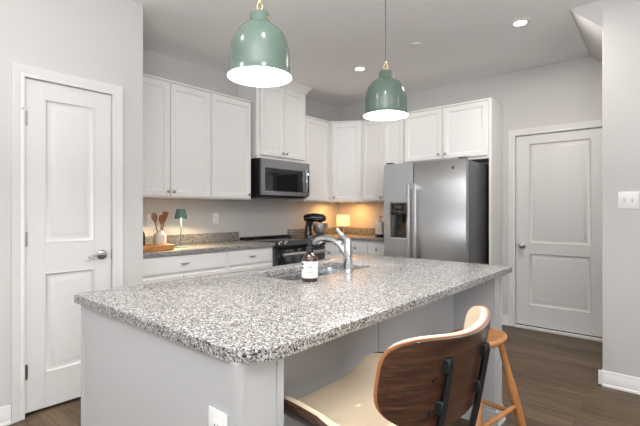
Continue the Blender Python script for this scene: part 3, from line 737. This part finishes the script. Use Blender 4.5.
# ================================================================== pendants and ceiling fittings
def pendant(x, y, z, label):
    r = thing('pendant_lamp', label, 'pendant light', (x, y, z), 'sage green pendant lamps')
    outer = [(0.128, 0.0), (0.1285, 0.004), (0.124, 0.012), (0.1215, 0.03), (0.1205, 0.07), (0.118, 0.105), (0.111, 0.138), (0.099, 0.166), (0.080, 0.190), (0.056, 0.206), (0.040, 0.211)]
    sh = build('shade', MB().lathe(outer, T(x, y, z), 48, (False, False)), M['green'], r, 60)
    inner = [(0.0005, 0.197), (0.05, 0.199), (0.077, 0.185), (0.096, 0.162), (0.108, 0.135), (0.115, 0.103), (0.1175, 0.07), (0.1185, 0.03), (0.121, 0.012), (0.1255, 0.001), (0.128, 0.0)]
    build('shade_lining', MB().lathe(inner, T(x, y, z), 48, (True, False)), M['inner'], sh, 60)
    build('neck_cap', MB().lathe([(0.041, 0.208), (0.041, 0.216), (0.0395, 0.218), (0.0385, 0.250), (0.035, 0.256), (0.02, 0.258), (0.012, 0.259)], T(x, y, z), 28), M['green'], r)
    k = Vector((0.758, 0.652, 0)); m = MB().lathe([(0.0045, 0), (0.0045, 0.008), (0.008, 0.009), (0.008, 0.015), (0.003, 0.017)], T(x + k.x * 0.034 - 0.003, y + k.y * 0.034 - 0.008, z + 0.232, (0.45, 0.05, 0)), 12)
    build('thumb_screw', m, M['brass'], r)
    m = MB().lathe([(0.010, 0.257), (0.010, 0.268), (0.006, 0.27)], T(x, y, z), 14)
    m.tube([(x + 0.011 * math.cos(a_) * 0.758, y + 0.011 * math.cos(a_) * 0.652, z + 0.283 + 0.015 * math.sin(a_)) for a_ in [2 * PI * i / 16 for i in range(17)]], 0.0028, 8)
    m.tube([(x, y, z + 0.296), (x, y, z + 0.312)], [0.006, 0.005], 10)
    build('hanging_loop', m, M['brass'], r)
    build('cord', MB().tube([(x, y, z + 0.31), (x, y, H - 0.02)], 0.0035, 8), M['cord'], r)
    build('canopy', MB().lathe([(0.06, 0.0), (0.06, -0.012), (0.05, -0.022), (0.006, -0.026)][::-1], T(x, y, H - 0.0005), 28), M['green'], r)
    build('bulb', MB().lathe([(0.002, 0.072), (0.018, 0.075), (0.028, 0.088), (0.030, 0.105), (0.025, 0.125), (0.014, 0.145), (0.013, 0.18)], T(x, y, z), 20), M['bulb'], r)
    l = bpy.data.lights.new('pendant_bulb_light', 'POINT'); l.energy = 34.0; l.color = (1.0, 0.98, 0.97); l.shadow_soft_size = 0.04
    o = bpy.data.objects.new('pendant_bulb_light', l); C.objects.link(o); o.location = (x, y, z + 0.065)
pendant(-1.26, 1.095, 1.775, 'sage green dome pendant lamp, the nearer one, over the near half of the island')
pendant(-1.26, 2.04, 1.786, 'sage green dome pendant lamp, the farther one, hung by the faucet')

def downlight(x, y, label, power=7.0, group='recessed ceiling downlights'):
    r = thing('recessed_downlight', label, 'ceiling light', (x, y, H - 0.004), group)
    build('trim_ring', MB().lathe([(0.085, 0.0), (0.083, -0.004), (0.060, -0.006), (0.048, -0.002), (0.046, 0.0)], T(x, y, H - 0.0005), 36, (False, False)), M['plate'], r)
    build('lens', MB().lathe([(0.0005, -0.0015), (0.047, -0.0015)], T(x, y, H), 36, (False, False)), M['downlight'], r)
    l = bpy.data.lights.new('downlight_beam', 'AREA'); l.shape = 'DISK'; l.size = 0.09; l.energy = power; l.color = (1.0, 0.96, 0.91); l.spread = PI
    o = bpy.data.objects.new('downlight_beam', l); C.objects.link(o); o.location = (x, y, H - 0.008)
downlight(-0.94, 3.545, 'round lit recessed downlight in the ceiling near the stair slope', 20.0)
downlight(-2.53, 3.585, 'round lit recessed downlight in the ceiling near the corner wall cabinets', 6.0)
for x, y in ((-1.75, 0.1), (-0.5, 0.75), (1.3, 0.8), (1.3, 2.7)):
    downlight(x, y, 'round lit recessed downlight in the ceiling over the open area in front of the kitchen', 7.0, 'downlights over the open area')
r = thing('sprinkler_cover', 'small round white cover plate on the ceiling beyond the farther pendant', 'sprinkler cover', (-1.77, 3.38, H))
build('cover_disc', MB().lathe([(0.045, 0), (0.045, -0.003), (0.040, -0.009), (0.02, -0.011)][::-1], T(-1.77, 3.38, H - 0.0005), 28), M['ceiling'], r)
build('rim', MB().lathe([(0.052, -0.0), (0.052, -0.0025), (0.046, -0.0025)], T(-1.77, 3.38, H - 0.0004), 28, (False, False)), M['plate'], r)

# ================================================================== things on the worktops
tag(build('cutting_board', MB().box(-3.44, -3.19, 1.47, 1.832, CT + 0.0008, CT + 0.047, 0.005), M['board']),
    'thick wooden cutting board lying on the worktop under the utensil jug', 'cutting board')
jz = CT + 0.0475
jx, jy = -3.30, 1.762
r = thing('utensil_jug', 'cream stoneware jug with small ring handles, standing on the wooden board', 'jug', (jx, jy, jz))
build('jug_body', MB().lathe([(0.046, 0), (0.051, 0.006), (0.051, 0.07), (0.046, 0.084), (0.030, 0.094), (0.027, 0.10), (0.028, 0.118), (0.0255, 0.118), (0.0245, 0.1), (0.0245, 0.02)], T(jx, jy, jz + 0.0005), 32), M['ceramic'], r)
for s_ in (-1, 1):
    cx_, cy_ = jx + s_ * 0.758 * 0.036, jy + s_ * 0.652 * 0.036
    build('handle', MB().tube([(cx_ + 0.758 * 0.017 * math.cos(a_), cy_ + 0.652 * 0.017 * math.cos(a_), jz + 0.105 + 0.021 * math.sin(a_)) for a_ in [2 * PI * i / 18 for i in range(19)]], 0.0045, 8), M['ceramic'], r)
def utensil(label, lean, top, kind, off=0.0):
    o_ = Vector((-0.652, 0.758, 0)) * off
    a0 = Vector((jx + 0.16 * lean * 0.758, jy + 0.16 * lean * 0.652, jz + 0.035)) + o_
    b0 = Vector((jx + lean * 0.758, jy + lean * 0.652, top)) + o_ * 2
    r = thing('wooden_' + kind, label, 'utensil', tuple(a0), 'wooden utensils in the jug')
    d = (b0 - a0); q = a0 + d * 0.62
    build('utensil_handle', MB().tube([a0, a0 + d * 0.3, q], [0.0045, 0.005, 0.0055], 10), M['spoon'], r)
    pts = [q, q + d * 0.06, q + d * 0.16, q + d * 0.27, q + d * 0.35, b0]
    if kind == 'spoon': build('spoon_bowl', MB().tube(pts, [0.006, 0.014, 0.026, 0.027, 0.018, 0.003], 14, 0.3), M['spoon'], r)
    else: build('spatula_blade', MB().tube(pts, [0.006, 0.014, 0.022, 0.026, 0.028, 0.025], 14, 0.16), M['spoon'], r)
utensil('wooden spoon leaning left in the stoneware jug', -0.05, 1.228, 'spoon', -0.004)
utensil('wooden spoon in the stoneware jug, upright between the other two utensils', 0.006, 1.21, 'spoon', 0.012)
utensil('wooden spatula leaning right in the stoneware jug', 0.052, 1.236, 'spatula', -0.004)
tag(build('oil_bottle', MB().lathe([(0.026, 0), (0.029, 0.004), (0.029, 0.085), (0.022, 0.105), (0.012, 0.115), (0.012, 0.135)], T(-3.30, 1.602, jz + 0.0005), 24), M['darkbottle']),
    'dark bottle half hidden by the pantry wall, on the wooden board', 'bottle')
# small teal lamp
lx, ly = -3.357, 1.992
r = thing('table_lamp', 'slim cordless table lamp with a small teal cone shade, lit', 'table lamp', (lx, ly, CT))
build('lamp_base', MB().lathe([(0.05, 0), (0.05, 0.006), (0.046, 0.009), (0.006, 0.011)], T(lx, ly, CT + 0.0005), 32), M['teal'], r)
build('stem', MB().lathe([(0.005, 0.010), (0.005, 0.335)], T(lx, ly, CT), 14), M['teal'], r)
build('lamp_shade', MB().lathe([(0.057, 0.258), (0.039, 0.340), (0.034, 0.345), (0.006, 0.346)], T(lx, ly, CT), 36, (False, False)), M['teal'], r)
build('lens', MB().lathe([(0.006, 0.288), (0.03, 0.288), (0.03, 0.30), (0.006, 0.30)], T(lx, ly, CT), 24, (False, False)), M['teallens'], r)
l = bpy.data.lights.new('teal_lamp_light', 'POINT'); l.energy = 22.0; l.color = (1.0, 0.74, 0.42); l.shadow_soft_size = 0.006
o = bpy.data.objects.new('teal_lamp_light', l); C.objects.link(o); o.location = (lx + 0.013, ly, CT + 0.275)
# lit shade lamp in the corner
sx, sy = -3.27, 4.26
r = thing('table_lamp', 'small table lamp with a glowing warm fabric drum shade in the corner', 'table lamp', (sx, sy, CT))
build('lamp_base', MB().lathe([(0.05, 0), (0.05, 0.012), (0.03, 0.02), (0.012, 0.03), (0.009, 0.07), (0.012, 0.10), (0.009, 0.17)], T(sx, sy, CT + 0.0005), 24), M['brass'], r)
m = MB().lathe([(0.086, 0.135), (0.082, 0.275)], T(sx, sy, CT), 40, (False, False))
bmesh.ops.solidify(m.bm, geom=m.bm.faces[:], thickness=0.002)
build('lamp_shade', m, M['lampshade'], r)
m = MB()
for a_ in (0, 2.1, 4.2): m.tube([(sx, sy, CT + 0.165), (sx + 0.088 * math.cos(a_), sy + 0.088 * math.sin(a_), CT + 0.165)], 0.002, 6)
build('shade_spider', m, M['brass'], r)
build('bulb', MB().lathe([(0.012, 0.165), (0.014, 0.18), (0.028, 0.205), (0.028, 0.22), (0.015, 0.24), (0.002, 0.243)], T(sx, sy, CT), 18), M['teallens'], r)
for z_, e_ in ((0.20, 9.0),):
    l = bpy.data.lights.new('shade_lamp_light', 'POINT'); l.energy = e_; l.color = (1.0, 0.52, 0.16); l.shadow_soft_size = 0.035
    o = bpy.data.objects.new('shade_lamp_light', l); C.objects.link(o); o.location = (sx, sy, CT + z_)
# stand mixer, head pointing away from the range
r = thing('stand_mixer', 'black stand mixer with a steel bowl on the corner worktop', 'mixer', (-3.452, 3.902, CT + 0.0008), None, True, 0.62)
m = MB().prism([(x * 1.0, y) for x, y in rrect(-0.12, 0.15, -0.075, 0.075, (0.05, 0.07, 0.07, 0.05))], 0.0, 0.03, bev=0.008)
m.tube([(-0.075, 0, 0.025), (-0.08, 0, 0.10), (-0.07, 0, 0.16), (-0.06, 0, 0.20)], [0.062, 0.048, 0.046, 0.055], 20, 0.9)
build('mixer_body', m, M['blackgloss'], r)
m = MB().tube([(-0.135, 0, 0.232), (-0.13, 0, 0.234), (-0.10, 0, 0.238), (-0.02, 0, 0.242), (0.06, 0, 0.24), (0.115, 0, 0.236), (0.14, 0, 0.234), (0.146, 0, 0.234)], [0.02, 0.04, 0.055, 0.062, 0.06, 0.052, 0.036, 0.015], 22, 0.92)
build('mixer_head', m, M['blackgloss'], r)
build('trim_band', MB().tube([(-0.11, 0, 0.222), (0.0, 0, 0.224), (0.12, 0, 0.222)], [0.0535, 0.0645, 0.051], 22, 0.16), M['chrome'], r)
build('attachment_hub', MB().lathe([(0.02, 0), (0.02, 0.012), (0.012, 0.014)], T(0.142, 0, 0.236, (1, 0, 0)), 16), M['chrome'], r)
build('beater_shaft', MB().lathe([(0.014, 0.15), (0.018, 0.19)], T(0.075, 0, 0), 14), M['chrome'], r)
bw = build('bowl', MB().lathe([(0.045, 0.0315), (0.048, 0.04), (0.07, 0.055), (0.088, 0.085), (0.095, 0.13), (0.098, 0.172), (0.101, 0.174), (0.096, 0.172), (0.092, 0.13), (0.085, 0.088), (0.066, 0.06), (0.02, 0.05)], T(0.075, 0, 0), 36), M['handle'], r)
build('bowl_handle', MB().tube([(0.075, -0.093, 0.15), (0.075, -0.125, 0.145), (0.075, -0.13, 0.11), (0.075, -0.115, 0.08), (0.075, -0.084, 0.075)], 0.006, 10), M['chrome'], bw)
# white soap dispenser by the fridge
ox, oy = -2.80, 4.40
r = thing('soap_dispenser', 'white pump dispenser bottle on the worktop beside the refrigerator', 'dispenser', (ox, oy, CT))
build('dispenser_foot', MB().lathe([(0.042, 0), (0.044, 0.004), (0.044, 0.03)], T(ox, oy, CT + 0.0005), 24), M['black'], r)
build('dispenser_body', MB().box(ox - 0.047, ox + 0.047, oy - 0.04, oy + 0.04, CT + 0.031, CT + 0.19, 0.014, 4), M['soap'], r)
m = MB().lathe([(0.02, 0.19), (0.02, 0.21), (0.008, 0.213), (0.008, 0.25), (0.02, 0.252), (0.02, 0.268), (0.01, 0.27)], T(ox, oy, CT), 18)
m.tube([(ox, oy, CT + 0.26), (ox + 0.04, oy - 0.01, CT + 0.26), (ox + 0.055, oy - 0.014, CT + 0.25)], [0.008, 0.006, 0.005], 10)
build('pump', m, M['nickel'], r)

# ================================================================== stools
# walnut shell stool: local frame, front towards -x
r = thing('bar_stool', 'walnut shell counter stool with cream leather pad and black steel back brackets', 'bar stool', (-0.655, 1.045, 0), None, True, 0.0)
SZ = 0.64
def seat_fn(u, v):
    s_ = abs(v) * 0.32; sg = 1 if v >= 0 else -1
    if s_ < 0.11: y, z = s_, 0.0
    else:
        ph = (s_ - 0.11) / 0.14; y, z = 0.11 + 0.14 * math.sin(ph), 0.14 * (1 - math.cos(ph))
    x = 0.20 * u - 0.038
    if u > 0: x -= u * 0.15 * max(0.0, (abs(v) - 0.55) / 0.45) ** 1.5
    zz = SZ + z * (0.77 - 0.18 * (u + 1)) + 0.015 * max(0, u) ** 2 - 0.02 * max(0, -u - 0.6) ** 2
    return (x, sg * y, zz)
build('seat_shell', MB().sheet(lambda u, v: seat_fn(u, v), 22, 44, 0.013, -1), M['walnut'], r, 50)
sp_ = build('seat_pad', MB().sheet(lambda u, v: seat_fn(u * 0.98, v * 0.985), 22, 44, 0.018, 1), M['cream'], r, 60)
build('button', MB().lathe([(0.011, 0), (0.012, 0.002), (0.008, 0.006), (0.001, 0.007)], T(-0.07, -0.03, SZ + 0.017), 16), M['cream'], sp_)
BZ0, BZ1 = 0.722, 0.955
def back_fn(u, v):
    z = (BZ0 + BZ1) / 2 + (BZ1 - BZ0) / 2 * u + 0.045 * (v * v - 0.35) * (0.70 + 0.30 * u)
    x = 0.228 - 0.070 * v * v - 0.045 * v ** 6 + 0.17 * (z - BZ0)
    y = 0.27 * v + 0.02
    return (x, y, z)
build('backrest_shell', MB().sheet(lambda u, v: tuple(Vector(back_fn(u * 0.99, v * 0.99)) + Vector((0.004, 0, -0.001))), 24, 44, 0.009, -1, 3.8), M['walnut'], r, 50)
build('backrest_edge', MB().sheet(back_fn, 24, 44, 0.0045, -1, 3.8), M['plyedge'], r, 50)
build('backrest_pad', MB().sheet(lambda u, v: back_fn(u * 0.98, v * 0.985), 24, 44, 0.015, 1, 3.8), M['cream'], r, 60)
for y in (-0.122, 0.072):                            # steel brackets from the back down and under the seat
    bk = lambda u: Vector(back_fn(u, (y - 0.02) / 0.27)) + Vector((0.024, 0, -0.004))
    a, b = bk(0.5), bk(-0.9)
    m = MB()
    pts = [a, b, Vector((0.232, y, SZ + 0.0)), Vector((0.205, y, SZ - 0.045)), Vector((0.15, y, SZ - 0.05)), Vector((-0.02, y, SZ - 0.045))]
    m.tube(pts, [0.009] * 6, 4, 1.0)
    br_ = build('back_bracket', m, M['blackmetal'], r)
    m = MB()
    for u in (0.44, -0.45):
        p = bk(u); m.box(p.x - 0.024, p.x + 0.004, y - 0.014, y + 0.014, p.z - 0.017, p.z + 0.017, 0.003, 1)
    pieces('bracket_pad', m, M['blackmetal'], br_)
for y, u in ((-0.15, 0.1), (0.15, 0.1), (-0.15, -0.62), (0.15, -0.62)):
    p = Vector(back_fn(u, (y - 0.02) / 0.27)); build('back_screw', MB().lathe([(0.008, 0), (0.008, 0.003), (0.004, 0.005)], T(p.x + 0.011, p.y, p.z, (1, 0, -0.17)), 12), M['blackmetal'], r)
build('swivel_plate', MB().lathe([(0.09, SZ - 0.082), (0.09, SZ - 0.058), (0.10, SZ - 0.056), (0.10, SZ - 0.05)], T(0, 0, 0), 28), M['blackmetal'], r)
for k in range(4):
    q = PI / 4 + k * PI / 2; cx, sx_ = math.cos(q), math.sin(q)
    build('leg', MB().tube([(0.03 * cx, 0.03 * sx_, SZ - 0.09), (0.09 * cx, 0.09 * sx_, SZ - 0.094), (0.125 * cx, 0.125 * sx_, SZ - 0.13), (0.19 * cx, 0.19 * sx_, 0.25), (0.235 * cx, 0.235 * sx_, 0.0005)], [0.017, 0.018, 0.018, 0.016, 0.012], 14), M['walnut'], r)
build('foot_ring', MB().tube([(0.178 * math.cos(2 * PI * i / 40), 0.178 * math.sin(2 * PI * i / 40), 0.25) for i in range(41)], 0.008, 10), M['blackmetal'], r)

# oak stool with a long rounded saddle seat
QZ = 0.655
r = thing('oak_stool', 'backless honey oak stool with a rounded seat and splayed turned legs, behind the walnut stool', 'stool', (-0.722, 1.99, 0), None, True, math.radians(-9))
def saddle(u, v): return (0.116 * u, 0.155 * v, QZ - 0.034 - 0.010 * (1 - v * v) + 0.002 * u * u)
m = MB(); rings = []
for k, (g, dz) in enumerate(((0.02, 0.0), (0.7, 0.0), (0.9, 0.006), (0.985, 0.016), (1.0, 0.025), (0.975, 0.033), (0.9, 0.036), (0.7, 0.033), (0.4, 0.029), (0.02, 0.027))):
    ring_ = []
    for i in range(56):
        a_ = 2 * PI * i / 56; ca, sa = math.cos(a_), math.sin(a_)
        u = math.copysign(abs(ca) ** 0.75, ca) * g; v = math.copysign(abs(sa) ** 0.75, sa) * g
        p = saddle(u, v); ring_.append(m.v((p[0], p[1], p[2] + dz)))
    if rings:
        for i in range(56): m.face([rings[-1][i], rings[-1][(i + 1) % 56], ring_[(i + 1) % 56], ring_[i]])
    else: m.face(ring_[::-1])
    rings.append(ring_)
m.face(rings[-1])
build('seat', m, M['oak'], r, 60)
def legpt(sx_, sy_, z):
    t = (0.62 - z) / 0.62; return Vector((sx_ * (0.068 + 0.065 * t), sy_ * (0.09 + 0.19 * t), z))
SG = ((1, 1), (1, -1), (-1, -1), (-1, 1))
for sx_, sy_ in SG:
    zs = [QZ - 0.04, 0.54, 0.45, 0.38, 0.22, 0.1, 0.0005]
    build('leg', MB().tube([legpt(sx_, sy_, z) for z in zs], [0.013, 0.015, 0.017, 0.0215, 0.021, 0.018, 0.013], 16), M['oak'], r)
for k in range(4):
    z = 0.24 if k % 2 else 0.29
    a, b = legpt(*SG[k], z), legpt(*SG[(k + 1) % 4], z)
    build('stretcher', MB().tube([a, a.lerp(b, 0.5), b], [0.009, 0.0125, 0.009], 12), M['oak'], r)
